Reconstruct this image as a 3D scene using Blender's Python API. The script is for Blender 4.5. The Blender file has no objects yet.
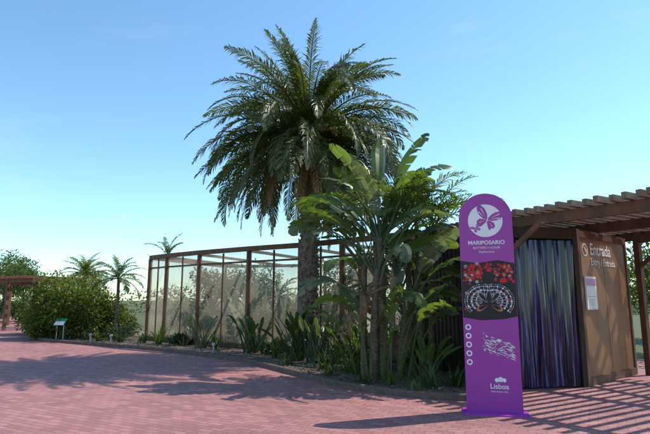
import bpy, math, random
from mathutils import Vector, Matrix, noise
from mathutils.geometry import tessellate_polygon
R=random.Random(7)
S=bpy.context.scene
rad=math.radians
# ---------------------------------------------------------------- materials
def newmat(name):
    m=bpy.data.materials.new(name); m.use_nodes=True
    nt=m.node_tree
    return m,nt,nt.nodes['Principled BSDF'],nt.nodes['Material Output']
def simple(name,c1,c2=None,rough=.7,scale=6,stretch=(1,1,1),bump=0.0,spec=.3,detail=5,metal=0):
    m,nt,b,o=newmat(name)
    b.inputs['Roughness'].default_value=rough
    b.inputs['Specular IOR Level'].default_value=spec
    b.inputs['Metallic'].default_value=metal
    if c2 is None:
        c2=tuple(x*.8 for x in c1)
    tc=nt.nodes.new('ShaderNodeTexCoord'); mp=nt.nodes.new('ShaderNodeMapping')
    mp.inputs['Scale'].default_value=stretch
    n=nt.nodes.new('ShaderNodeTexNoise'); n.inputs['Scale'].default_value=scale; n.inputs['Detail'].default_value=detail
    r=nt.nodes.new('ShaderNodeValToRGB'); r.color_ramp.elements[0].position=.32; r.color_ramp.elements[1].position=.68
    r.color_ramp.elements[0].color=(*c2,1); r.color_ramp.elements[1].color=(*c1,1)
    L=nt.links
    L.new(tc.outputs['Object'],mp.inputs[0]); L.new(mp.outputs[0],n.inputs['Vector']); L.new(n.outputs[0],r.inputs[0]); L.new(r.outputs[0],b.inputs['Base Color'])
    if bump:
        bp=nt.nodes.new('ShaderNodeBump'); bp.inputs['Strength'].default_value=bump; bp.inputs['Distance'].default_value=.02
        L.new(n.outputs[0],bp.inputs['Height']); L.new(bp.outputs[0],b.inputs['Normal'])
    return m
def leafmat(name,cols,trans=.35,rough=.45,tcol=None):
    m,nt,b,o=newmat(name); L=nt.links
    g=nt.nodes.new('ShaderNodeNewGeometry'); r=nt.nodes.new('ShaderNodeValToRGB')
    els=r.color_ramp.elements
    els[0].color=(*cols[0],1); els[1].color=(*cols[-1],1)
    for i,c in enumerate(cols[1:-1]):
        e=els.new((i+1)/(len(cols)-1)); e.color=(*c,1)
    L.new(g.outputs['Random Per Island'],r.inputs[0]); L.new(r.outputs[0],b.inputs['Base Color'])
    b.inputs['Roughness'].default_value=rough; b.inputs['Specular IOR Level'].default_value=.4
    t=nt.nodes.new('ShaderNodeBsdfTranslucent')
    mx=nt.nodes.new('ShaderNodeMix'); mx.data_type='RGBA'; mx.blend_type='MULTIPLY'; mx.inputs[0].default_value=1
    mx.inputs[7].default_value=(*(tcol or (1.9,2.0,.7)),1)
    L.new(r.outputs[0],mx.inputs[6]); L.new(mx.outputs[2],t.inputs[0])
    ms=nt.nodes.new('ShaderNodeMixShader'); ms.inputs[0].default_value=trans
    L.new(b.outputs[0],ms.inputs[1]); L.new(t.outputs[0],ms.inputs[2]); L.new(ms.outputs[0],o.inputs[0])
    return m
M={}
M['palm']=leafmat('palm_leaf',[(.045,.058,.016),(.07,.085,.022),(.115,.125,.035)],.33,.4)
M['deadpalm']=leafmat('palm_stalk',[(.22,.13,.04),(.34,.21,.08)],.25,.6,(1,1,1))
M['strel']=leafmat('strelitzia_leaf',[(.05,.085,.025),(.085,.13,.035),(.13,.18,.05)],.4,.33)
M['strel2']=leafmat('bluish_leaf',[(.06,.085,.045),(.1,.13,.07),(.15,.18,.1)],.3,.3)
M['dry']=leafmat('dry_leaf',[(.2,.13,.06),(.3,.2,.1)],.3,.6,(1,1,1))
M['areca']=leafmat('feather_leaf',[(.07,.11,.03),(.125,.17,.04)],.4,.4)
M['bush']=leafmat('shrub_leaf',[(.035,.06,.012),(.07,.1,.02),(.14,.17,.03),(.26,.26,.05)],.35,.4)
M['bush2']=leafmat('dark_shrub_leaf',[(.025,.045,.015),(.045,.08,.022),(.08,.12,.03)],.3,.45)
M['far']=leafmat('tree_leaf',[(.045,.075,.02),(.07,.11,.03),(.1,.14,.04)],.3,.5)
M['bark']=simple('palm_bark',(.25,.19,.14),(.08,.06,.042),.9,14,bump=.8)
M['bark2']=simple('stem_bark',(.2,.15,.095),(.07,.055,.032),.9,10,(1,1,4),bump=.5)
M['wood']=simple('brown_wood',(.16,.075,.036),(.09,.042,.02),.65,5,(1,1,.3),bump=.2)
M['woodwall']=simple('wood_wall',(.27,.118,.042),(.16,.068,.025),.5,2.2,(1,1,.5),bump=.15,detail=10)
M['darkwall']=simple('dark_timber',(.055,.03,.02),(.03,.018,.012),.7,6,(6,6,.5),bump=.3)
M['slat']=simple('weathered_slat',(.25,.18,.12),(.13,.09,.06),.8,5,(1,1,1),bump=.3)
M['fpost']=simple('fence_wood',(.16,.085,.045),(.09,.05,.028),.7,8,(1,1,.3),bump=.2)
M['white']=simple('white_print',(.8,.8,.8),(.74,.74,.75),.5,2)
M['purple']=simple('purple_panel',(.335,.034,.32),(.30,.029,.29),.35,1.5,spec=.5)
M['purple2']=simple('purple_edge',(.40,.05,.39),(.36,.045,.35),.35,1.5)
M['black']=simple('black_print',(.012,.012,.014),(.02,.018,.02),.4,30)
M['red']=simple('red_print',(.6,.02,.03),(.35,.01,.02),.4,40)
M['orange']=simple('orange_print',(.6,.2,.08),(.4,.1,.05),.4,40)
M['greyp']=simple('grey_print',(.5,.47,.5),(.22,.2,.24),.4,60)
M['kerb']=simple('kerb_stone',(.16,.11,.09),(.09,.065,.055),.9,9,bump=.4)
M['green']=simple('green_plaque',(.03,.25,.12),(.03,.22,.11),.4,3)
M['metal']=simple('grey_metal',(.35,.35,.35),(.28,.28,.28),.4,5,metal=.5)
M['dark']=simple('dark_interior',(.02,.018,.016),(.012,.011,.01),.9,3)  # near-black colour stands in for the shade inside the doorway
M['pebble']=simple('mulch_piece',(.24,.17,.11),(.1,.07,.045),.9,3)
# soil
m,nt,b,o=newmat('bed_soil'); M['soil']=m
tc=nt.nodes.new('ShaderNodeTexCoord'); n1=nt.nodes.new('ShaderNodeTexNoise'); n1.inputs['Scale'].default_value=1.2; n1.inputs['Detail'].default_value=8
n2=nt.nodes.new('ShaderNodeTexNoise'); n2.inputs['Scale'].default_value=35; n2.inputs['Detail'].default_value=4
ad=nt.nodes.new('ShaderNodeMath'); ad.operation='MULTIPLY_ADD'; ad.inputs[1].default_value=.5
r=nt.nodes.new('ShaderNodeValToRGB'); e=r.color_ramp.elements
e[0].position=.5;e[0].color=(.06,.042,.028,1); e[1].position=.95; e[1].color=(.30,.21,.145,1)
bp=nt.nodes.new('ShaderNodeBump'); bp.inputs['Strength'].default_value=.8; bp.inputs['Distance'].default_value=.03
for a,c in ((tc.outputs['Object'],n1.inputs['Vector']),(tc.outputs['Object'],n2.inputs['Vector']),(n1.outputs[0],ad.inputs[0]),(n2.outputs[0],ad.inputs[2]),(ad.outputs[0],r.inputs[0]),(r.outputs[0],b.inputs['Base Color']),(n2.outputs[0],bp.inputs['Height']),(bp.outputs[0],b.inputs['Normal'])): nt.links.new(a,c)
b.inputs['Roughness'].default_value=.95
M['grass']=simple('ground_cover',(.08,.11,.03),(.12,.1,.05),.95,.5,detail=8)
# pavers
m,nt,b,o=newmat('pink_pavers'); M['pave']=m; L=nt.links
tc=nt.nodes.new('ShaderNodeTexCoord'); mp=nt.nodes.new('ShaderNodeMapping'); mp.inputs['Rotation'].default_value=(0,0,rad(28))
bk=nt.nodes.new('ShaderNodeTexBrick'); bk.inputs['Scale'].default_value=1
bk.inputs['Brick Width'].default_value=.22; bk.inputs['Row Height'].default_value=.11; bk.inputs['Mortar Size'].default_value=.007; bk.inputs['Mortar Smooth'].default_value=.3
bk.inputs['Color1'].default_value=(.46,.19,.17,1); bk.inputs['Color2'].default_value=(.32,.125,.115,1); bk.inputs['Mortar'].default_value=(.17,.09,.08,1); bk.inputs['Bias'].default_value=.0
n1=nt.nodes.new('ShaderNodeTexNoise'); n1.inputs['Scale'].default_value=.35; n1.inputs['Detail'].default_value=9; n1.inputs['Roughness'].default_value=.7
r=nt.nodes.new('ShaderNodeValToRGB'); r.color_ramp.elements[0].position=.3; r.color_ramp.elements[1].position=.7
r.color_ramp.elements[0].color=(.72,.74,.76,1); r.color_ramp.elements[1].color=(1.12,1.12,1.12,1)
mx=nt.nodes.new('ShaderNodeMix'); mx.data_type='RGBA'; mx.blend_type='MULTIPLY'; mx.inputs[0].default_value=1
L.new(tc.outputs['Object'],mp.inputs[0]); L.new(mp.outputs[0],bk.inputs['Vector']); L.new(tc.outputs['Object'],n1.inputs['Vector'])
L.new(n1.outputs[0],r.inputs[0]); L.new(bk.outputs['Color'],mx.inputs[6]); L.new(r.outputs[0],mx.inputs[7]); L.new(mx.outputs[2],b.inputs['Base Color'])
bp=nt.nodes.new('ShaderNodeBump'); bp.invert=True; bp.inputs['Strength'].default_value=.4; bp.inputs['Distance'].default_value=.004
L.new(bk.outputs['Fac'],bp.inputs['Height']); L.new(bp.outputs[0],b.inputs['Normal']); b.inputs['Roughness'].default_value=.75
# aviary mesh cloth
m,nt,b,o=newmat('aviary_netting'); M['net']=m; L=nt.links
b.inputs['Base Color'].default_value=(.5,.42,.3,1); b.inputs['Roughness'].default_value=.8
t=nt.nodes.new('ShaderNodeBsdfTranslucent'); t.inputs[0].default_value=(.55,.46,.34,1)
tr=nt.nodes.new('ShaderNodeBsdfTransparent')
a1=nt.nodes.new('ShaderNodeMixShader'); a1.inputs[0].default_value=.6
a2=nt.nodes.new('ShaderNodeMixShader')
tc=nt.nodes.new('ShaderNodeTexCoord'); n1=nt.nodes.new('ShaderNodeTexNoise'); n1.inputs['Scale'].default_value=.8; n1.inputs['Detail'].default_value=5
mr=nt.nodes.new('ShaderNodeMapRange'); mr.inputs[1].default_value=.3; mr.inputs[2].default_value=.7; mr.inputs[3].default_value=.52; mr.inputs[4].default_value=.7
L.new(tc.outputs['Object'],n1.inputs['Vector']); L.new(n1.outputs[0],mr.inputs[0]); L.new(mr.outputs[0],a2.inputs[0])
L.new(b.outputs[0],a1.inputs[1]); L.new(t.outputs[0],a1.inputs[2]); L.new(a1.outputs[0],a2.inputs[1]); L.new(tr.outputs[0],a2.inputs[2]); L.new(a2.outputs[0],o.inputs[0])
# pvc strips
m,nt,b,o=newmat('pvc_strip'); M['pvc']=m; L=nt.links
b.inputs['Roughness'].default_value=.1; b.inputs['Specular IOR Level'].default_value=.6
tc=nt.nodes.new('ShaderNodeTexCoord'); mp=nt.nodes.new('ShaderNodeMapping'); mp.inputs['Scale'].default_value=(14,14,.55)
n1=nt.nodes.new('ShaderNodeTexNoise'); n1.inputs['Scale'].default_value=1.5; n1.inputs['Detail'].default_value=4
r=nt.nodes.new('ShaderNodeValToRGB'); e=r.color_ramp.elements
e[0].position=.45;e[0].color=(.008,.009,.025,1); e[1].position=.66; e[1].color=(.22,.26,.5,1); e2=e.new(.56); e2.color=(.04,.045,.13,1)  # brighter ramp stops paint blue-purple highlight streaks into the strip colour
L.new(tc.outputs['Object'],mp.inputs[0]); L.new(mp.outputs[0],n1.inputs['Vector']); L.new(n1.outputs[0],r.inputs[0]); L.new(r.outputs[0],b.inputs['Base Color'])
tr=nt.nodes.new('ShaderNodeBsdfTransparent'); tr.inputs[0].default_value=(.45,.5,.8,1)
ms=nt.nodes.new('ShaderNodeMixShader'); ms.inputs[0].default_value=.3
L.new(b.outputs[0],ms.inputs[1]); L.new(tr.outputs[0],ms.inputs[2]); L.new(ms.outputs[0],o.inputs[0])

# ---------------------------------------------------------------- mesh helpers
class MB:
    def __init__(s): s.v=[]; s.f=[]; s.m=[]
    def face(s,pts,mi=0):
        i=len(s.v); s.v.extend([tuple(p) for p in pts]); s.f.append(tuple(range(i,i+len(pts)))); s.m.append(mi)
    def grid(s,rows,mi=0,close=False):
        i=len(s.v); n=len(rows[0])
        for r in rows: s.v.extend([tuple(p) for p in r])
        for a in range(len(rows)-1):
            for c in range(n if close else n-1):
                d=(c+1)%n
                s.f.append((i+a*n+c,i+a*n+d,i+(a+1)*n+d,i+(a+1)*n+c)); s.m.append(mi)
    def obj(s,name,mats,parent=None,smooth=False,loc=None,rot=None):
        me=bpy.data.meshes.new(name); me.from_pydata(s.v,[],s.f)
        for k in mats: me.materials.append(M[k])
        me.polygons.foreach_set('material_index',s.m)
        if smooth: me.polygons.foreach_set('use_smooth',[True]*len(s.f))
        me.update(); o=bpy.data.objects.new(name,me); S.collection.objects.link(o)
        if parent: o.parent=parent
        if loc: o.location=loc
        if rot: o.rotation_euler=rot
        return o
    def box(s,c,sz,mi=0,rz=0):
        hx,hy,hz=[a/2 for a in sz]; ca,sa=math.cos(rz),math.sin(rz)
        P=[]
        for z in (-hz,hz):
            for x,y in ((-hx,-hy),(hx,-hy),(hx,hy),(-hx,hy)):
                P.append((c[0]+x*ca-y*sa,c[1]+x*sa+y*ca,c[2]+z))
        i=len(s.v); s.v.extend(P)
        for f in ((0,3,2,1),(4,5,6,7),(0,1,5,4),(1,2,6,5),(2,3,7,6),(3,0,4,7)):
            s.f.append(tuple(i+k for k in f)); s.m.append(mi)
    def beam(s,p,q,w,h,mi=0):
        p=Vector(p);q=Vector(q);d=(q-p).normalized()
        sd=d.cross(Vector((0,0,1)))
        sd=sd.normalized() if sd.length>.01 else Vector((1,0,0))
        up=sd.cross(d).normalized()
        P=[]
        for b_ in (p,q):
            for x,y in ((-1,-1),(1,-1),(1,1),(-1,1)): P.append(tuple(b_+sd*(x*w/2)+up*(y*h/2)))
        i=len(s.v); s.v.extend(P)
        for f in ((0,3,2,1),(4,5,6,7),(0,1,5,4),(1,2,6,5),(2,3,7,6),(3,0,4,7)):
            s.f.append(tuple(i+k for k in f)); s.m.append(mi)
    def tube(s,pts,rads,n=10,mi=0):
        rows=[]
        for k,p in enumerate(pts):
            p=Vector(p); a=Vector(pts[max(0,k-1)]); b=Vector(pts[min(len(pts)-1,k+1)]); d=(b-a).normalized()
            x=d.cross(Vector((.13,.97,.2))).normalized(); y=d.cross(x)
            rows.append([p+(x*math.cos(2*math.pi*j/n)+y*math.sin(2*math.pi*j/n))*rads[k] for j in range(n)])
        s.grid(rows,mi,True)
def empty(name,loc=(0,0,0),rz=0):
    o=bpy.data.objects.new(name,None); S.collection.objects.link(o); o.location=loc; o.rotation_euler=(0,0,rz); return o
UP=Vector((0,0,1))
def leaf(mb,p,d,n,L,W,mi=0,fold=0.0):
    d=d.normalized(); sd=d.cross(n); 
    if sd.length<.01: sd=d.cross(Vector((1,.2,.1)))
    sd.normalize(); nn=sd.cross(d)
    m_=p+d*L*.45
    mb.face([p,m_+sd*W/2+nn*fold*W,p+d*L-nn*L*.08,m_-sd*W/2+nn*fold*W],mi)
def frond(mb,base,az,el,length,droop,n=60,ll=.5,lw=.03,mi=0,twist=0,vang=.35,hang=.5,bare=.12,rr=.02,rmi=None,pw=1.25):
    ca,sa=math.cos(az),math.sin(az); h=Vector((ca,sa,0)); side=Vector((-sa,ca,0))
    p=Vector(base); st=length/n; pts=[]
    for i in range(n+1):
        t=i/n; e=max(el-droop*(t**pw),-1.62)
        d=h*math.cos(e)+UP*math.sin(e)
        pts.append((p.copy(),d)); p=p+d*st
    rp=[q for q,_ in pts][::4]
    mb.tube(rp,[rr*(1-.8*k/len(rp)) for k in range(len(rp))],4,mi if rmi is None else rmi)
    for i,(q,d) in enumerate(pts):
        t=i/n
        if t<bare: continue
        prof=math.sin(math.pi*min(1,max(0,(t-bare)/(1-bare))*.86+.13))**.6
        upn=side.cross(d)*-1
        if upn.z<0 and d.z>-.95: upn=-upn
        for sgn in (-1,1):
            if R.random()<.03: continue
            s_=(side*math.cos(twist)+upn*math.sin(twist)*1)*sgn
            L=ll*prof*R.uniform(.75,1.12)
            fw=.55+.9*t+R.uniform(-.15,.15)
            dd=(s_+d*fw+upn*(vang+R.uniform(-.35,.35))).normalized()
            wv=(d-dd*d.dot(dd)).normalized()*lw/2
            q1=q+dd*L*.5+Vector((0,0,-hang*L*.07)); 
            q2=q1+(dd*.8-UP*hang*R.uniform(.4,1.7)).normalized()*L*.5
            j=len(mb.v); mb.v.extend([tuple(q-wv*.5),tuple(q+wv*.5),tuple(q1+wv),tuple(q1-wv),tuple(q2)])
            mb.f.append((j,j+1,j+2,j+3)); mb.f.append((j+3,j+2,j+4)); mb.m.extend([mi,mi])
def paddle(mb,base,az,el,pet,L,W,droop=.9,mi=0,roll=0,tears=.35,pel_droop=.3):
    h=Vector((math.cos(az),math.sin(az),0)); side=Vector((-math.sin(az),math.cos(az),0))
    p=Vector(base); pts=[p.copy()]; n=8; e=el
    for i in range(n):
        e=el-pel_droop*((i/n)**2)
        p=p+(h*math.cos(e)+UP*math.sin(e))*(pet/n); pts.append(p.copy())
    mb.tube(pts,[.028-.016*k/n for k in range(n+1)],5,mi)
    N=22; e0=e; seg=L/N; mid=[]
    for i in range(N+1):
        t=i/N; e=e0-droop*t
        d=h*math.cos(e)+UP*math.sin(e)
        nn=h*-math.sin(e)+UP*math.cos(e)
        mid.append((p.copy(),d,nn)); p=p+d*seg
    for sgn in (-1,1):
        hang=0; grp=[]
        def flush(g):
            if len(g)>1: mb.grid(g,mi)
        for i,(q,d,nn) in enumerate(mid):
            t=i/N
            w=W/2*(math.sin(math.pi*min(1,t*.93+.05))**.55)*(1 if t<.97 else .6)
            s_=(side*math.cos(roll)+nn*math.sin(roll))*sgn
            up=(nn*math.cos(roll)-side*math.sin(roll))
            v=.42-hang
            m1=q+(s_+up*v).normalized()*w*.5+d*w*.12
            m2=m1+(s_+up*(v-.55-hang*1.2)).normalized()*w*.5+d*w*.22
            grp.append([q,m1,m2])
            if R.random()<tears and 1<i<N-1:
                flush(grp); hang=R.uniform(-.1,.55)
                v=.42-hang
                m1=q+(s_+up*v).normalized()*w*.5+d*w*.18
                m2=m1+(s_+up*(v-.55-hang*1.2)).normalized()*w*.48+d*w*.3
                grp=[[q,m1,m2]]
        flush(grp)
def blade(mb,base,az,el,L,W,droop,mi=0,n=6):
    h=Vector((math.cos(az),math.sin(az),0)); side=Vector((-math.sin(az),math.cos(az),0)); p=Vector(base); rows=[]
    for i in range(n+1):
        t=i/n; e=el-droop*t**1.4; d=h*math.cos(e)+UP*math.sin(e); nn=h*-math.sin(e)+UP*math.cos(e)
        w=W/2*(1-t**2.2)*(.6+.8*min(t*3,.5))+.001
        rows.append([p+side*w+nn*w*.4,p,p-side*w+nn*w*.4]); p=p+d*(L/n)
    mb.grid(rows,mi)
def tuft(name,x,y,n,L,W,mat,el=(.7,1.5),droop=(.3,1.3),z=.04):
    mb=MB()
    for i in range(n):
        blade(mb,(x+R.gauss(0,.06),y+R.gauss(0,.06),z),R.uniform(0,6.283),R.uniform(*el),L*R.uniform(.6,1.1),W*R.uniform(.7,1.2),R.uniform(*droop))
    return mb.obj(name,[mat])
def blobleaves(mb,c,r,n,ls,mi=0,lw=.45,inner=.35):
    c=Vector(c)
    for i in range(n):
        d=Vector((R.gauss(0,1),R.gauss(0,1),R.gauss(0,1))).normalized()
        k=inner+(1-inner)*R.random()**.5
        k*=1+.3*noise.noise(d*2.3+c)
        if R.random()<.07: k*=1.25
        p=c+Vector((d.x*r[0],d.y*r[1],d.z*r[2]))*k
        if p.z<.03: continue
        dd=(d*.6+Vector((R.gauss(0,.6),R.gauss(0,.6),R.gauss(0,.45)+.1))).normalized()
        nn=Vector((R.gauss(0,.5),R.gauss(0,.5),1))
        l=ls*R.uniform(.6,1.3)
        leaf(mb,p,dd,nn,l,l*lw,mi,R.uniform(0,.25))
def shrub(name,x,y,w,d,h,nb,nl,ls,mat,lw=.45,z0=0.0):
    mb=MB()
    for i in range(nb):
        a=R.uniform(0,6.283); q=R.random()**.5
        bx,by=x+math.cos(a)*q*w*.38,y+math.sin(a)*q*d*.38
        rr=h*R.uniform(.2,.32)
        bz=R.uniform(.22,1-.28-.25*q*q)*h
        blobleaves(mb,(bx,by,bz),(rr*w/h*.8,rr*d/h*.8,rr),nl//nb,ls,0,lw)
    for i in range(10):
        a=R.uniform(0,6.283); e=(x+math.cos(a)*w*.3,y+math.sin(a)*d*.3,h*R.uniform(.5,.75))
        mb.tube([(x+math.cos(a)*.1,y+math.sin(a)*.1,0),((x+e[0])/2,(y+e[1])/2,e[2]*.55),e],[.04,.028,.01],5,1)
    return mb.obj(name,[mat,'bark2'])
def tree(name,x,y,h,cr,nl,ls,mat='far'):
    mb=MB()
    mb.tube([(x,y,0),(x+.05,y,h*.3),(x-.05,y+.1,h*.6)],[h*.03,h*.022,h*.014],8,1)
    for i in range(12):
        a=i*2.4; q=R.uniform(.25,.8); z=h*R.uniform(.5,.88)
        e=(x+math.cos(a)*cr*q,y+math.sin(a)*cr*q,z)
        mb.tube([(x,y,h*R.uniform(.3,.5)),((x+e[0])/2,(y+e[1])/2,z*.8),e],[h*.012,h*.008,h*.004],5,1)
        rr=cr*R.uniform(.3,.45)
        blobleaves(mb,e,(rr,rr,rr*.75),nl//12,ls,0,.5,.2)
    return mb.obj(name,[mat,'bark2'])
def catmull(P,n=8):
    out=[]; Q=[P[0]]+list(P)+[P[-1]]
    for i in range(1,len(Q)-2):
        for k in range(n):
            t=k/n
            out.append(tuple(.5*((2*Q[i][j])+(-Q[i-1][j]+Q[i+1][j])*t+(2*Q[i-1][j]-5*Q[i][j]+4*Q[i+1][j]-Q[i+2][j])*t*t+(-Q[i-1][j]+3*Q[i][j]-3*Q[i+1][j]+Q[i+2][j])*t**3) for j in (0,1)))
    out.append(tuple(P[-1])); return out
def sheet(name,poly,z,mat):
    vs=[Vector((a,b,z)) for a,b in poly]
    tr_=tessellate_polygon([vs])
    mb=MB(); mb.v=[tuple(v) for v in vs]
    for t in tr_:
        a,b,c=[vs[k] for k in t]
        if (b-a).cross(c-a).z<0: t=(t[0],t[2],t[1])
        mb.f.append(tuple(t)); mb.m.append(0)
    return mb.obj(name,[mat])
# ---------------------------------------------------------------- ground
mb=MB(); mb.face([(-600,-100,0),(600,-100,0),(600,900,0),(-600,900,0)]); mb.obj('ground',['grass'])
KP=[(-24,41),(-19,33),(-14.5,25.6),(-12.6,22.2),(-10.2,19.7),(-5.64,16.7),(-2.56,14.0),(-.75,11.4),(.28,9.75),(1.25,8.85),(2.3,8.45),(3.0,8.75),(3.3,9.35)]
K=catmull(KP,7)
poly=[(-70,-20),(60,-20),(60,9),(12,16),(5.5,12),(3.6,10)]+K[::-1]+[(-32,60),(-70,60)]
sheet('pavement',poly,.004,'pave')
back=[(2.3,12.6),(1.6,14.5),(0,17),(-3,19.5),(-7,24),(-14,31),(-18,41)]
sheet('planting_bed',K+back,.035,'soil')
mb=MB(); rows=[]
for i,p in enumerate(K):
    a=Vector(K[max(0,i-1)]); b_=Vector(K[min(len(K)-1,i+1)]); d=(b_-a).normalized(); nrm=Vector((d.y,-d.x))
    prof=[(-.055,0),(-.055,.095),(-.04,.11),(.04,.11),(.055,.095),(.055,0)]
    rows.append([(p[0]+nrm.x*s,p[1]+nrm.y*s,z) for s,z in prof])
mb.grid(rows); mb.obj('kerb',['kerb'])
mb=MB()
def inbed(px,py):
    best=None
    for i,k in enumerate(K):
        dd=(k[0]-px)**2+(k[1]-py)**2
        if best is None or dd<best[0]: best=(dd,i)
    i=min(max(best[1],1),len(K)-2); a=K[i-1]; c=K[i+1]
    return ((c[0]-a[0])*(py-a[1])-(c[1]-a[1])*(px-a[0]))>0 and best[0]>.02
cnt=0
while cnt<5200:
    k=K[R.randrange(10,len(K))]
    q=R.random()**1.2*3.0; x=k[0]+R.uniform(-.3,.6)*q+R.gauss(0,.2); y=k[1]+q+R.gauss(0,.2)
    cnt+=1
    if not inbed(x,y): continue
    s=R.uniform(.012,.04)
    d=Vector((R.gauss(0,1),R.gauss(0,1),R.gauss(0,.3)))
    leaf(mb,Vector((x,y,.05+R.random()*.02)),d,Vector((R.gauss(0,.4),R.gauss(0,.4),1)),s*2.6,s*1.4,0,.2)
for i in range(160):
    k=K[R.randrange(24,len(K))]; x=k[0]-abs(R.gauss(0,.5)); y=k[1]-abs(R.gauss(0,.35))
    s=R.uniform(.01,.03); leaf(mb,Vector((x,y,.012)),Vector((R.gauss(0,1),R.gauss(0,1),.1)),Vector((R.gauss(0,.2),R.gauss(0,.2),1)),s*2.2,s,0,.1)
mb.obj('mulch_litter',['pebble'])
# ---------------------------------------------------------------- big palm
px,py=-.52,14.5
root=empty('palm_tree',(px,py,0))
mb=MB(); rows=[]; H=6.2
for k in range(170):
    z=k/169*H; t=z/H
    r0=.25+.1*math.exp(-t*9)-.04*t+ (.12*max(0,(t-.72)/.28))
    row=[]
    for j in range(40):
        a=2*math.pi*j/40
        ph=z*6.5; u_=(a/(2*math.pi)*9+ (int(ph)%2)*.5)%1
        bump=.05*(1-(ph%1))*(1-abs(u_-.5)*1.5)*(1+1.3*max(0,t-.6))
        bump+=.035*noise.noise(Vector((math.cos(a)*4,math.sin(a)*4,z*6)))
        row.append((math.cos(a)*(r0+bump)+.06*math.sin(t*2.5),math.sin(a)*(r0+bump),z))
    rows.append(row)
mb.grid(rows,0,True)
for i in range(420):
    z=R.uniform(.2,6.0); a=R.uniform(0,6.28); r_=.26+.04*(z>4.5)
    p=Vector((math.cos(a)*r_+.06*math.sin(z/H*2.5),math.sin(a)*r_,z)); q=p+Vector((math.cos(a)*.05,math.sin(a)*.05,R.uniform(.05,.13)))
    mb.tube([p,q],[R.uniform(.02,.035),.008],4)
mb.obj('trunk',['bark'],root)
mb=MB(); n=170; top=6.05
for i in range(n):
    f=i/(n-1); az=i*2.39996+R.uniform(-.22,.22)
    el=rad(86-120*f**.95+R.uniform(-12,12))
    L=(3.05+.65*math.sin(math.pi*min(1,f*.85+.1)))*R.uniform(.8,1.08)
    dr=rad(40+58*math.sin(math.pi*min(1,f*.9+.12))+R.uniform(-18,26))
    if f>.75: dr=rad(R.uniform(35,70))
    b0=Vector((math.cos(az)*.2,math.sin(az)*.2,top+.45*(1-f)))
    frond(mb,b0,az,el,L,dr,64,.5,.036,0,twist=R.uniform(-.9,.9),vang=.3,hang=.65,bare=.13,rr=.03,rmi=1)
mb.obj('fronds',['palm','areca'],root)
mb=MB()
for i in range(60):
    az=i*2.4; b0=Vector((math.cos(az)*.24,math.sin(az)*.24,top-.85+.95*i/60))
    L=R.uniform(.3,.6)
    pts=[b0,b0+Vector((math.cos(az)*.5,math.sin(az)*.5,.8))*L*.6,b0+Vector((math.cos(az),math.sin(az),1.3))*L]
    mb.tube(pts,[.06,.045,.02],5,0)
for i in range(18):
    az=i*.36; b0=Vector((math.cos(az)*.2,math.sin(az)*.2,top+.25))
    frond(mb,b0,az,rad(R.uniform(25,60)),R.uniform(1.2,1.8),rad(110),26,.36,.02,0,hang=1.2,bare=.5,rr=.028)
for i in range(18):
    az=i*.37+R.uniform(-.2,.2); b0=Vector((math.cos(az)*.26,math.sin(az)*.26,top-.3))
    frond(mb,b0,az,rad(R.uniform(-38,-5)),R.uniform(2.2,3.2),rad(75),44,.38,.026,0,hang=1.3,twist=R.uniform(-.5,.5),rr=.025)
mb.obj('leaf_bases',['deadpalm'],root)
# ---------------------------------------------------------------- aviary fence
FP=[(-7.0,20.3),(-6.05,19.4),(-4.49,18.1),(-2.51,16.7),(-.75,15.6),(.5,14.5),(1.4,13.7),(2.2,12.95)]
fe=empty('aviary_fence'); fh=3.2
mb=MB()
for i,p in enumerate(FP):
    mb.box((p[0],p[1],fh/2),(.13,.13,fh),0,.6)
for a,c in zip(FP[:-1],FP[1:]):
    mb.beam((*a,fh+.07),(*c,fh+.07),.14,.15); mb.beam((*a,fh-.36),(*c,fh-.36),.05,.06); mb.beam((*a,.12),(*c,.12),.06,.16)
    q=((a[0]+c[0])/2,(a[1]+c[1])/2); mb.box((q[0],q[1],fh/2),(.05,.05,fh-.05),0,.6)
mb.beam((.5,14.3,.15),(2.0,12.9,.75),.05,.08); mb.beam((-.2,14.95,.75),(1.9,13.1,.12),.05,.08)
BPs=[(-7.0,20.3),(-5.0,25.5),(0,24.5),(4.5,20),(5.5,15.4)]
for a,c in zip(BPs[:-1],BPs[1:]):
    mb.beam((*a,fh+.05),(*c,fh+.05),.12,.13)
    mb.box((c[0],c[1],fh/2),(.11,.11,fh),0,.3)
for a,c in ((FP[1],(-3.6,25.2)),(FP[2],(-1.6,24.8)),(FP[3],(1.0,23.6)),(FP[4],(3.0,21.5)),(FP[5],(4.4,20.0))):
    mb.beam((*a,fh+.0),(*c,fh+.0),.06,.1)
mb.obj('posts_and_rails',['fpost'],fe)
mb=MB()
for a,c in zip(FP[:-1],FP[1:]): mb.face([(*a,.2),(*c,.2),(*c,fh-.01),(*a,fh-.01)])
mb.obj('netting',['net'],fe)
mb=MB()
for a,c in zip(BPs[:-1],BPs[1:]): mb.face([(*a,.2),(*c,.2),(*c,fh-.01),(*a,fh-.01)])
mb.obj('rear_netting',['net'],fe)
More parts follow.
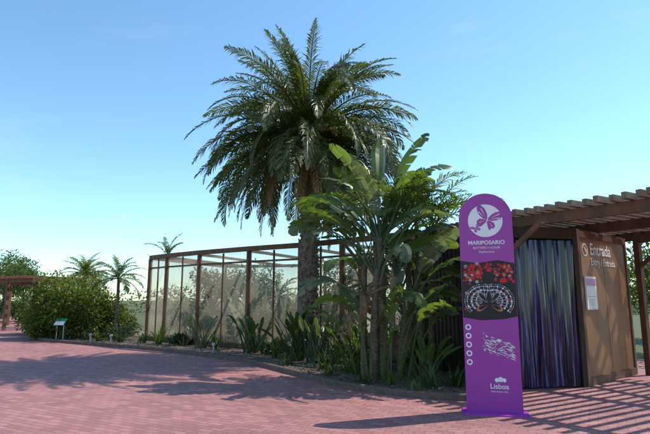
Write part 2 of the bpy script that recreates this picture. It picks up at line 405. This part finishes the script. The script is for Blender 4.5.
# ---------------------------------------------------------------- butterfly house building
bd=empty('wooden_building')
A=(2.3,12.85);B=(3.45,9.5);C=(4.85,9.75);D=(6.77,11.37);E=(5.6,15.3);WH=2.98
def wallseg(mb,a,c,z0,z1,th,mi=0,inset=0):
    mb.beam((*a,(z0+z1)/2),(*c,(z0+z1)/2),th,z1-z0,mi)
mb=MB()
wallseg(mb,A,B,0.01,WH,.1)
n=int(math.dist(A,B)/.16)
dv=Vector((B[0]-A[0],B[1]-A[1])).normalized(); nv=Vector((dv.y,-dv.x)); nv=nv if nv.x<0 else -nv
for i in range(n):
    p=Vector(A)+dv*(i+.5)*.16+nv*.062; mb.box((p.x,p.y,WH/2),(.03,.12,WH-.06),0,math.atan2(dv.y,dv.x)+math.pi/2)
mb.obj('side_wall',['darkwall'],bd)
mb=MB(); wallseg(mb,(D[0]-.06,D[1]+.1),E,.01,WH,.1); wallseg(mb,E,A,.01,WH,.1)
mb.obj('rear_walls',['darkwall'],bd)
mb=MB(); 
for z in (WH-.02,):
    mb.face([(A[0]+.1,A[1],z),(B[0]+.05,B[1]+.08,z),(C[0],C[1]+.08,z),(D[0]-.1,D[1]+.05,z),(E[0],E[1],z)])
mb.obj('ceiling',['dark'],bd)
mb=MB(); wallseg(mb,(3.3,12.2),(5.6,12.6),.01,WH-.03,.08); mb.obj('dark_backing',['dark'],bd)  # unseen wall, added to keep the space behind the curtain dark
dirCD=Vector((D[0]-C[0],D[1]-C[1])); aCD=math.atan2(dirCD.y,dirCD.x); LCD=dirCD.length
wf=empty('entrance_wall',(C[0],C[1],0),aCD); wf.parent=bd
mb=MB(); mb.box((LCD/2,.06,WH/2),(LCD,.12,WH-.02)); mb.obj('wall_panel',['woodwall'],wf)
mb=MB()
mb.box((.06,-.02,WH/2),(.12,.04,WH-.03)); mb.box((LCD-.04,-.012,WH/2),(.08,.024,WH-.03))
mb.box((LCD/2+.02,-.014,.08),(LCD-.22,.026,.14)); mb.box((LCD/2+.02,-.014,WH-.1),(LCD-.22,.026,.12))
mb.box((LCD*.5,-.001,WH/2-.02),(.01,.004,WH-.5))
mb.obj('wall_trim',['wood'],wf)
mb=MB()
for x in (LCD*.5-.05,LCD*.5+.05,.17,LCD-.17):
    for k in range(7):
        z=.35+k*.37; mb.face([(x+.009*math.cos(j*math.pi/4),-.004,z+.009*math.sin(j*math.pi/4)) for j in range(8)])
mb.obj('screws',['metal'],wf)
dBC=Vector((C[0]-B[0],C[1]-B[1])); aBC=math.atan2(dBC.y,dBC.x); LBC=dBC.length
dc=empty('door_curtain',(B[0],B[1],0),aBC); dc.parent=bd
mb=MB(); ns=9; sw=(LBC-.2)/ns
for i in range(ns):
    rows=[]; x0=.1+i*sw
    for k in range(13):
        z=.04+k/12*2.68; row=[]
        for j in range(9):
            u_=j/8; amp=.04+.02*math.sin(i*2.1+z*1.3)
            row.append((x0-.03+u_*(sw+.06)+.012*math.sin(z*2+i*1.7),-.02-(i%2)*.025-amp*math.sin(math.pi*u_+.3*math.sin(z*1.1+i)),z))
        rows.append(row)
    mb.grid(rows)
mb.obj('pvc_strips',['pvc'],dc,smooth=True)
mb=MB()
mb.box((.05,0,WH/2-.01),(.1,.14,WH-.04)); mb.box((LBC-.05,0,WH/2-.01),(.1,.14,WH-.04)); mb.box((LBC/2,-.002,2.86),(LBC-.2,.15,.22))
mb.obj('door_frame',['darkwall'],dc)
def text(s,size,loc,parent,mat,align='CENTER',ext=.0015,bold=0):
    cu=bpy.data.curves.new('lettering','FONT'); cu.body=s; cu.size=size; cu.align_x=align; cu.extrude=ext; cu.offset=bold
    cu.materials.append(M[mat]); o=bpy.data.objects.new('lettering_'+s.split()[0].lower().replace('/',''),cu); S.collection.objects.link(o)
    o.parent=parent; o.location=loc; o.rotation_euler=(math.pi/2,0,0); return o
def disc(mb,x,z,r,y,mi=0,n=28,rx=None):
    mb.face([(x+(rx or r)*math.cos(2*math.pi*j/n),y,z+r*math.sin(2*math.pi*j/n)) for j in range(n)],mi)
text('Entrada',.33,(.62,-.008,2.50),wf,'white','LEFT',bold=.004)
text('Entry / Entrada',.2,(.62,-.008,2.29),wf,'white','LEFT',bold=.001)
mb=MB(); disc(mb,.40,2.58,.13,-.006,0); disc(mb,.40,2.58,.105,-.009,1)
mb.beam((.34,-.012,2.63),(.45,-.012,2.53),.02,.02,0); mb.box((.42,-.012,2.56),(.06,.004,.06),0)
mb.obj('arrow_icon',['white','woodwall'],wf)
nb_=empty('notice_panel',(0,0,0)); nb_.parent=wf
mb=MB(); mb.box((.49,-.02,1.73),(.46,.03,.64),0); mb.box((.49,-.038,1.94),(.40,.006,.14),1); mb.box((.49,-.038,1.66),(.34,.006,.012),2)
for k in range(7): mb.box((.47-.02*(k%3),-.038,1.6-.028*k),(.28-.04*(k%3),.006,.009),2)
mb.obj('notice_board',['white','purple','greyp'],nb_)
# ---------------------------------------------------------------- pergola roof
pg=empty('pergola_roof')
ED=[(2.0,13.7),(3.5,9.75),(5.04,7.67),(7.4,4.6)]
sd=Vector((.86,.51)).normalized()
mb=MB()
for (a,c) in zip(ED[:-1],ED[1:]):
    a=Vector(a);c=Vector(c);d=(c-a);Ln=d.length;d.normalize()
    perp=abs(d.x*sd.y-d.y*sd.x); st=.22/perp; k=0
    while k*st<Ln-.02:
        p=a+d*k*st; k+=1
        j=R.uniform(-.05,.05); zz=3.265+R.uniform(-.008,.008)
        mb.beam((p.x+sd.x*j,p.y+sd.y*j,zz),(p.x+sd.x*5.2,p.y+sd.y*5.2,zz+R.uniform(-.01,.01)),.08,.11)
mb.obj('slats',['slat'],pg)
mb=MB()
def off(k): return [(p[0]+sd.x*k,p[1]+sd.y*k) for p in ED]
for k,w,h in ((.28,.1,.2),(2.4,.1,.2),(4.6,.1,.2)):
    q=off(k)
    for a,c in zip(q[:-1],q[1:]): mb.beam((*a,3.1),(*c,3.1),w,h)
for x,y in ((3.42,9.42),(6.95,11.2),(8.2,7.3)):
    mb.box((x,y,1.5),(.12,.12,3.0),0,.5)
mb.beam((3.42,9.42,2.45),(3.9,8.98,2.99),.07,.09)
mb.beam((6.95,11.2,2.3),(7.5,10.6,3.0),.07,.09)
mb.beam((6.95,11.2,2.92),(8.2,7.3,2.92),.08,.16)
mb.obj('beams_and_posts',['wood'],pg)
# ---------------------------------------------------------------- totem sign
sg=empty('totem_sign',(2.43,7.58,0),rad(-15))
hw=.385; HT=3.2
def outline(n=26):
    P=[(-hw,.02),(hw,.02)]
    for j in range(n+1):
        a=math.pi*j/n; P.append((hw*math.cos(a),HT-hw+hw*math.sin(a)))
    return P
O=outline(); mb=MB()
mb.face([(x,-.03,z) for x,z in O],0); mb.face([(x,.03,z) for x,z in O][::-1],0)
for i in range(len(O)):
    a=O[i];c=O[(i+1)%len(O)]; mb.face([(a[0],-.03,a[1]),(a[0],.03,a[1]),(c[0],.03,c[1]),(c[0],-.03,c[1])],1)
mb.obj('panel',['purple','purple2'],sg)
mb=MB(); mb.box((0,-.02,.013),(.9,.46,.018))
for x in (-.38,.38):
    for yy in (-.2,.16): mb.box((x,yy,.028),(.03,.03,.012))
mb.obj('base_plate',['purple2'],sg)
mb=MB(); y=-.033
disc(mb,0,2.78,.25,y,0,40)
def poly2(mb,pts,y,mi): mb.face([(a,y,b) for a,b in pts],mi)
def wing(cx,cz,s,ang,w,l,mi,y,tilt=0):
    pts=[]
    for j in range(22):
        t=j/22*2*math.pi; rr=(1+math.cos(t))/2
        a=l*rr; b_=w*math.sin(t)*(.4+.6*rr)
        X=s*(a*math.cos(ang)-b_*math.sin(ang)); Z=a*math.sin(ang)+b_*math.cos(ang)
        pts.append((cx+X*math.cos(tilt)-Z*math.sin(tilt),cz+X*math.sin(tilt)+Z*math.cos(tilt)))
    mb.face([(a,y,b) for a,b in pts],mi)
UW=[(.008,.03),(.03,.09),(.08,.15),(.15,.19),(.2,.185),(.205,.14),(.18,.085),(.13,.035),(.07,.008),(.008,0)]
LW=[(.008,-.005),(.06,-.002),(.115,-.02),(.14,-.06),(.125,-.1),(.095,-.105),(.08,-.145),(.055,-.12),(.03,-.08),(.008,-.04)]
def bfly(cx,cz,sc,tl,y):
    for s in (-1,1):
        for W_,mi in ((UW,1),(LW,1)):
            P=[(s*a*sc,b_*sc) for a,b_ in W_]
            mb.face([(cx+a*math.cos(tl)-b_*math.sin(tl),y,cz+a*math.sin(tl)+b_*math.cos(tl)) for a,b_ in P],mi)
        for (a0,b0,a1,b1) in ((.03,.03,.14,.15),(.04,.02,.16,.09),(.03,-.02,.1,-.07)):
            P=[(s*a0*sc,b0*sc),(s*a1*sc,b1*sc),(s*(a1+.004)*sc,(b1-.014)*sc)]
            mb.face([(cx+a*math.cos(tl)-b_*math.sin(tl),y-.002,cz+a*math.sin(tl)+b_*math.cos(tl)) for a,b_ in P],0)
bfly(.03,2.79,.98,-.35,y-.003); bfly(-.13,2.66,.36,.5,y-.003)
z0,z1=1.3,2.18
poly2(mb,[(-hw+.005,z0+.04),(-.12,z0),(.2,z0+.02),(hw-.005,z0+.06),(hw-.005,z1-.05),(.15,z1-.0),(-.15,z1-.04),(-hw+.005,z1)],y,2)
for i in range(170):
    x=R.uniform(-.355,.355); z=R.uniform(1.86,2.13) if i<140 else R.uniform(1.4,1.86)
    if abs(x)<.08 and z<2.0: continue
    if i>=140 and abs(x)<.25: continue
    r_=R.uniform(.012,.038); n=R.choice((5,6)); pts=[]; a0=R.random()
    for j in range(n*2):
        a=a0+j*math.pi/n; q=r_ if j%2==0 else r_*.55; pts.append((x+q*math.cos(a),y-.002-.00003*i,z+q*math.sin(a)))
    mb.face(pts,3 if i%5 else (4 if i%2 else 5))
for s in (-1,1):
    for k in range(24):
        a=k/23*2.6-.7
        for rr,q in ((.12,.009),(.19,.013),(.255,.012),(.29,.007)):
            x=s*(.07+rr*math.cos(a)*.95); z=1.58+rr*math.sin(a)*.85
            if abs(x)<.36: disc(mb,x,z,q*(.6+.7*R.random()),y-.0095,5 if k%3 else 0,8)
    for k in range(9):
        a=k/8*2.2-.45; x0=s*.05; z0_=1.58
        p1=(x0+s*.05*math.cos(a),z0_+.05*math.sin(a)); p2=(x0+s*.23*math.cos(a),z0_+.21*math.sin(a)); nx,nz=-(p2[1]-p1[1]),(p2[0]-p1[0]); l_=math.hypot(nx,nz); nx*=.004/l_; nz*=.004/l_
        mb.face([(p1[0]-nx,y-.0100,p1[1]-nz),(p2[0]-nx,y-.0100,p2[1]-nz),(p2[0]+nx,y-.0100,p2[1]+nz),(p1[0]+nx,y-.0100,p1[1]+nz)],5)
    wing(s*.03,1.56,s,.9,.05,.2,5,y-.0088); wing(s*.035,1.57,s,.9,.035,.16,2,y-.0112)
    wing(s*.03,1.52,s,-.45,.05,.17,4,y-.0088); wing(s*.035,1.52,s,-.45,.035,.13,2,y-.0112)
for k in range(5): disc(mb,-.315,1.2-.125*k,.042,y-.001,0,20); disc(mb,-.315,1.2-.125*k,.024,y-.003,1,12)
for k in range(150):
    x=-.13+R.random()*.42; z=.99-.34*(x+.12)+R.uniform(-.12,.12)
    w,h=R.uniform(.01,.06),R.uniform(.003,.012); a=-.35 if k%3 else .9; w=w if k%3 else w*.5
    mb.face([(x,y-.001-.00003*k,z),(x+w,y-.001-.00003*k,z+w*a),(x+w,y-.001-.00003*k,z+w*a+h),(x,y-.001-.00003*k,z+h)],0)
disc(mb,.05,.46,.03,y-.001,0,16); disc(mb,.1,.47,.035,y-.0015,0,16); disc(mb,.15,.46,.028,y-.002,0,16)
mb.obj('graphics',['white','purple','black','red','orange','greyp'],sg)
text('MARIPOSARIO',.082,(0,y,2.42),sg,'white',bold=.0015)
text('BUTTERFLY HOUSE',.045,(0,y,2.355),sg,'white')
text('Papillonnerie',.042,(0,y,2.295),sg,'white')
text('Lisboa',.10,(.08,y,.34),sg,'white',bold=.001)
text('MERIDIONAL PARK',.028,(.08,y,.29),sg,'white')
# ---------------------------------------------------------------- giant strelitzia clump
st_=empty('bird_of_paradise_plant')
mb=MB(); mt=MB()
stems=[(.95,10.2,2.2,.07),(1.2,10.5,2.9,.075),(.8,10.7,2.4,.06),(1.5,10.4,1.4,.06),(1.1,10.9,3.1,.07)]
for si,(x,y_,h,r_) in enumerate(stems):
    lx=R.uniform(-.2,.2); ly=R.uniform(-.1,.1); pts=[];rd=[]
    for k in range(60):
        t=k/59; pts.append((x+lx*t*t,y_+ly*t,t*h)); rd.append(r_*(1.15-.25*t)*(1+(.1 if k%3==0 else 0)))
    mt.tube(pts,rd,12,0)
    top_=pts[-1]; faz=R.uniform(-.6,.6)
    nl=9
    for k in range(nl):
        u_=(k/(nl-1)-.5)*2
        az=faz+(0 if u_>0 else math.pi)+R.uniform(-.5,.5)
        el=rad(88-36*abs(u_)+R.uniform(-5,5))
        paddle(mb,(top_[0],top_[1],top_[2]-.2),az,el,R.uniform(.6,1.15),R.uniform(.9,1.35),R.uniform(.26,.42),R.uniform(.3,1.0)+.8*abs(u_),0 if R.random()<.6 else 1,roll=R.uniform(-1.1,1.1),tears=R.uniform(.2,.6))
for (x,y_,z,az,el,pet,L,W,dr) in [(.75,10.4,2.3,3.0,.95,1.0,1.0,.32,1.4),(.8,10.3,2.9,3.2,.8,1.0,.9,.28,1.5),(1.3,10.3,1.2,-.1,1.0,.7,1.2,.36,1.8),(1.5,10.2,.9,.1,1.1,.7,1.1,.36,1.7),(.8,10.3,1.6,3.4,.6,.7,.9,.3,1.5),
   (1.5,10.3,1.5,.2,.9,.8,1.1,.36,1.6),(1.0,10.1,1.0,-.9,1.1,.6,1.1,.34,1.9),(.8,10.2,.9,3.6,1.1,.6,1.0,.3,1.7),(1.2,10.3,2.7,.1,1.25,1.3,1.2,.34,1.2),(1.6,10.6,1.8,-.3,1.2,.9,1.2,.36,1.5),(1.75,10.4,.3,-.2,1.2,.9,1.0,.34,1.5),(1.2,10,.2,-1.5,1.3,.6,.9,.28,1.4),(.6,10.2,.2,3.3,1.3,.9,.9,.28,1.3),
   (1.3,10.2,2.4,-.6,1.1,.7,1.2,.4,1.7),(1.1,10.1,1.9,-1.3,1.0,.6,1.1,.36,1.9),(.8,10.1,1.7,-2.2,1.0,.6,1.1,.34,1.8),(1.6,10.3,2.2,.3,1.1,.8,1.2,.38,1.6),(1.5,10.1,.3,-.9,1.2,1.0,1.0,.32,1.5),(1.3,10.6,3.0,.0,1.45,1.1,1.35,.42,.5),(1.0,10.7,3.1,2.6,1.4,1.1,1.25,.38,.6),(1.15,10.6,3.0,1.4,1.5,1.2,1.3,.4,.4),
   (1.1,9.9,.1,-1.2,1.45,1.1,.9,.28,.7),(.8,9.95,.1,-2.0,1.4,.9,.9,.26,.9),(1.4,9.9,.1,-.6,1.4,1.2,.95,.28,.9),(1.25,9.95,.2,1.0,1.5,1.4,1.0,.28,.5),(.95,10,.1,2.6,1.45,1.2,.9,.26,.8),(1.6,10,.1,.3,1.4,1.3,1.0,.3,.9)]:
    paddle(mb,(x,y_,z),az,el,pet,L,W,dr,R.choice((0,0,1)),roll=R.uniform(-.8,.8),tears=.35)
for k in range(24):
    x,y_,h,r_=R.choice(stems); az=R.uniform(0,6.28)
    paddle(mb,(x,y_,h*R.uniform(.5,.85)),az,.6,.4,.8,.16,2.2,2,tears=.5,pel_droop=1.2)
mb.obj('leaves',['strel','strel2','dry'],st_); mt.obj('stems',['bark2'],st_,smooth=True)
ar=empty('areca_palm',(2.05,11.0,0)); mb=MB()
for s in range(6):
    a=s*1.1; x,y_=math.cos(a)*.18,math.sin(a)*.18; h=R.uniform(2.0,3.25)
    mb.tube([(x,y_,0),(x*1.4,y_*1.4,h*.5),(x*1.8,y_*1.8,h)],[.05,.045,.035],8,1)
    for k in range(7):
        frond(mb,(x*1.8,y_*1.8,h-.05),k*.9+s*.5,rad(R.uniform(50,82)),R.uniform(1.4,1.9),rad(R.uniform(60,100)),34,.36,.032,0,twist=R.uniform(-.4,.4),vang=.3,hang=.5,bare=.2,rr=.014)
mb.obj('crown_and_stems',['areca','bark2'],ar)
# ---------------------------------------------------------------- under-planting in the bed
def strelclump(name,x,y,n,h,L,W,mat='strel'):
    mb=MB()
    for i in range(n):
        paddle(mb,(x+R.gauss(0,.12),y+R.gauss(0,.12),.03),R.uniform(0,6.283),R.uniform(1.0,1.5),h*R.uniform(.55,1),L*R.uniform(.7,1.1),W,R.uniform(.1,.7),0,roll=R.uniform(-.5,.5),tears=.03,pel_droop=.2)
    return mb.obj(name,[mat])
strelclump('strelitzia_plant',-.75,13.6,34,1.05,.5,.13,'bush2')
strelclump('strelitzia_plant',-.2,13.2,30,.95,.45,.12,'strel2')
strelclump('strelitzia_plant',.35,13.0,22,.9,.4,.12,'strel')
strelclump('strelitzia_plant',-2.2,15.5,24,.9,.45,.12,'bush2')
strelclump('strelitzia_plant',-4.0,17.0,14,1.0,.35,.1,'strel2')
strelclump('strelitzia_plant',1.9,9.9,14,.6,.5,.14,'strel')
strelclump('strelitzia_plant',.75,11.6,22,.8,.45,.13,'strel')
for (x,y_,n,L,W,mt_) in [(-5.9,18.4,40,.9,.05,'areca'),(-3.5,16.6,30,.7,.045,'bush2'),(-6.6,18.8,26,.6,.05,'bush2'),(.0,11.9,34,.6,.04,'bush2'),(.1,10.9,22,.45,.035,'strel'),(1.9,9.4,60,.55,.035,'strel2'),(2.4,9.6,40,.5,.035,'bush2'),(.6,11.2,26,.6,.04,'areca'),(-1.4,14.2,30,.7,.04,'strel'),(2.75,9.2,24,.45,.03,'bush2'),(-8.6,19.7,34,.5,.05,'bush'),(-9.4,20.4,34,.5,.05,'bush2'),(-7.6,19.3,30,.45,.05,'bush2'),(1.2,9.7,24,.4,.03,'strel'),(.75,9.9,20,.35,.03,'bush2'),(1.55,9.1,18,.3,.025,'strel'),(-.9,12.6,20,.4,.03,'bush2')]:
    tuft('strappy_plant',x,y_,n,L,W,mt_)
for (x,y_,w,h) in [(1.3,12.1,1.1,.8),(-1.6,15.2,1.0,.6),(-4.9,18.0,1.0,.5),(2.1,11.3,.9,1.1),(-8.2,20.6,1.6,.9)]:
    shrub('low_shrub',x,y_,w,w,h,5,1300,.09,'bush2')
def smallpalm(name,x,y,h,fl,n,el=(5,85),mat='areca',r_=.06,ll=.28,nl=34):
    mb=MB(); mb.tube([(0,0,0),(.03,0,h*.5),(0,.02,h)],[r_*1.3,r_,r_],9,1)
    for i in range(n):
        frond(mb,(0,0,h),i*2.4,rad(el[0]+(el[1]-el[0])*(1-i/n)),fl*R.uniform(.85,1.1),rad(R.uniform(50,90)),nl,ll,.03,0,twist=R.uniform(-.3,.3),hang=.5,rr=.015)
    return mb.obj(name,[mat,'bark2'],loc=(x,y,0))
smallpalm('young_palm_tree',-8.45,20.8,2.45,1.25,22,(-15,85),'far')
smallpalm('young_palm_tree',-11.9,25.2,2.8,1.35,34,(0,88),'bush',.1)
smallpalm('young_palm_tree',-3.6,18.6,1.9,1.2,14,(-20,70),'bush2')
smallpalm('young_palm_tree',1.1,15.2,2.2,1.3,12,(-10,70),'palm')
smallpalm('tall_thin_palm_tree',-7.0,22.4,3.5,1.3,7,(40,82),'far',.05,.25)
# shrubs on the left
shrub('flowering_shrub',-10.75,21.9,3.9,3.0,3.2,30,20000,.16,'bush',.42)
shrub('flowering_shrub',-12.9,24.3,2.8,2.6,2.2,16,8000,.16,'bush',.42)
shrub('green_shrub',-9.0,22.4,1.8,1.8,1.5,12,4500,.12,'bush')
shrub('green_shrub',-11.6,20.9,1.6,1.3,1.1,8,3500,.12,'bush')
# greenery inside the aviary
for (x,y_,w,h) in [(-5.2,21.5,2.6,1.9),(-2.4,19.6,3.0,1.7),(.2,17.8,2.8,2.1),(2.4,16.4,2.6,2.3),(-1,22.5,3,2.2),(-4,19.4,1.8,1.2),(-.6,17.2,1.6,1.3)]:
    shrub('aviary_shrub',x,y_,w,w*.8,h,10,3200,.15,'bush2',.4)
tree('aviary_tree',.9,17.5,3.3,1.5,3500,.13,'bush2')
tree('aviary_tree',-3.0,20.8,3.1,1.4,3500,.13,'bush2')
tree('aviary_tree',-5.0,22.6,3.1,1.3,3000,.13,'bush2')
smallpalm('young_palm_tree',-1.6,17.6,1.7,1.2,14,(-20,75),'bush2')
# distant vegetation
tree('background_tree',-27.0,43,5.6,2.6,6000,.22)
tree('background_tree',-22.5,38,4.2,2.2,4800,.2)
tree('background_tree',-30.5,46,6.0,3.0,6000,.22)
tree('background_tree',-19.0,40,3.8,2.2,4800,.2)
tree('background_tree',10.5,14.5,3.2,2.2,5000,.16)
tree('background_tree',14.5,20,4.0,2.6,5000,.2)
mb=MB()
for i in range(110):
    x=-75+i*1.4; y_=62+6*math.sin(i*.7)+R.uniform(-2,2); rr=R.uniform(1.3,2.2)
    blobleaves(mb,(x,y_,rr*.65),(rr*1.2,rr,rr*.9),170,.45,0,.5)
mb.obj('distant_hedge',['far'])
# ---------------------------------------------------------------- left pergola
lp=empty('garden_pergola',(-17.9,29.5,0),rad(-28)); mb=MB()
for x in (-3.2,-.6,2.0):
    for y_ in (-1.6,1.6): mb.box((x,y_,1.25),(.14,.14,2.5))
for y_ in (-1.6,1.6): mb.box((0,y_,2.6),(8.4,.1,.2))
for k in range(34): mb.box((-4.1+k*.25,0,2.76),(.06,4.2,.12))
mb.obj('frame',['wood'],lp)
shrub('dark_hedge',-19.5,35.5,5,2,2.3,12,4500,.2,'bush2')
shrub('dark_hedge',-26,38,5,2,2.3,12,4500,.2,'bush2')
# small green plaque
pq=empty('plant_label_sign',(-10.35,20.15,0),rad(-20)); mb=MB()
for s in (-.17,.17): mb.box((s,.03,.33),(.03,.03,.66))
mb.obj('legs',['metal'],pq)
mb=MB(); c,s_=math.cos(.6),math.sin(.6)
def tilt(x,u_,o_): return (x,u_*s_*1.0-o_*c, .74+u_*c+o_*s_*-1)
mb.face([tilt(-.27,-.16,.0),tilt(.27,-.16,.0),tilt(.27,.16,.0),tilt(-.27,.16,.0)],0)
mb.face([tilt(-.24,-.13,.006),tilt(.24,-.13,.006),tilt(.24,.03,.006),tilt(-.24,.03,.006)],1)
mb.obj('plaque',['green','white'],pq)
for (x,y_) in ((-8.6,19.0),(-7.6,18.4),(-3.2,14.95)):
    mb=MB(); mb.tube([(x,y_,0),(x,y_,.3)],[.035,.035],12); mb.tube([(x,y_,.3),(x,y_,.34),(x,y_,.38),(x,y_,.385)],[.06,.065,.05,.001],12)
    mb.obj('bollard_light',['metal'],smooth=True)
# ---------------------------------------------------------------- light
sv=Vector((4.65,1.65,6.2)).normalized()
sun=bpy.data.lights.new('sun','SUN'); sun.energy=5.0; sun.angle=rad(.5); sun.color=(1,.96,.89)
so=bpy.data.objects.new('sun',sun); S.collection.objects.link(so); so.rotation_euler=sv.to_track_quat('Z','Y').to_euler(); so.location=(20,10,30)
w=bpy.data.worlds.new('World'); S.world=w; w.use_nodes=True; nt=w.node_tree; L=nt.links
bg=nt.nodes['Background']; bg.inputs[1].default_value=.13
sk=nt.nodes.new('ShaderNodeTexSky'); sk.sky_type='NISHITA'; sk.sun_disc=False
sk.sun_elevation=math.asin(sv.z); sk.sun_rotation=math.atan2(sv.x,sv.y)
sk.air_density=1.0; sk.dust_density=.1; sk.ozone_density=1.3
gn=nt.nodes.new('ShaderNodeMix'); gn.data_type='RGBA'; gn.blend_type='MULTIPLY'; gn.inputs[0].default_value=1; gn.inputs[7].default_value=(1.45,1.85,1.9,1)
tc=nt.nodes.new('ShaderNodeTexCoord'); mp=nt.nodes.new('ShaderNodeMapping'); mp.inputs['Scale'].default_value=(1.6,1.2,7); mp.inputs['Rotation'].default_value=(0,.12,.3)
n1=nt.nodes.new('ShaderNodeTexNoise'); n1.inputs['Scale'].default_value=2.2; n1.inputs['Detail'].default_value=9; n1.inputs['Distortion'].default_value=.6
mr=nt.nodes.new('ShaderNodeMapRange'); mr.inputs[1].default_value=.58; mr.inputs[2].default_value=.88; mr.inputs[3].default_value=0; mr.inputs[4].default_value=.25
mx=nt.nodes.new('ShaderNodeMix'); mx.data_type='RGBA'; mx.inputs[7].default_value=(6.8,7.0,7.2,1)
L.new(tc.outputs['Generated'],mp.inputs[0]); L.new(mp.outputs[0],n1.inputs['Vector']); L.new(n1.outputs[0],mr.inputs[0]); L.new(mr.outputs[0],mx.inputs[0]); L.new(sk.outputs[0],gn.inputs[6]); L.new(gn.outputs[2],mx.inputs[6]); L.new(mx.outputs[2],bg.inputs[0])
# ---------------------------------------------------------------- camera
cam=bpy.data.cameras.new('camera'); co=bpy.data.objects.new('camera',cam); S.collection.objects.link(co); S.camera=co
co.location=(0,0,1.6); co.rotation_euler=(rad(90+9.3),0,0); cam.lens=27.97; cam.sensor_width=36; cam.clip_end=3000
S.view_settings.view_transform='Standard'; S.view_settings.look='None'; S.view_settings.exposure=0
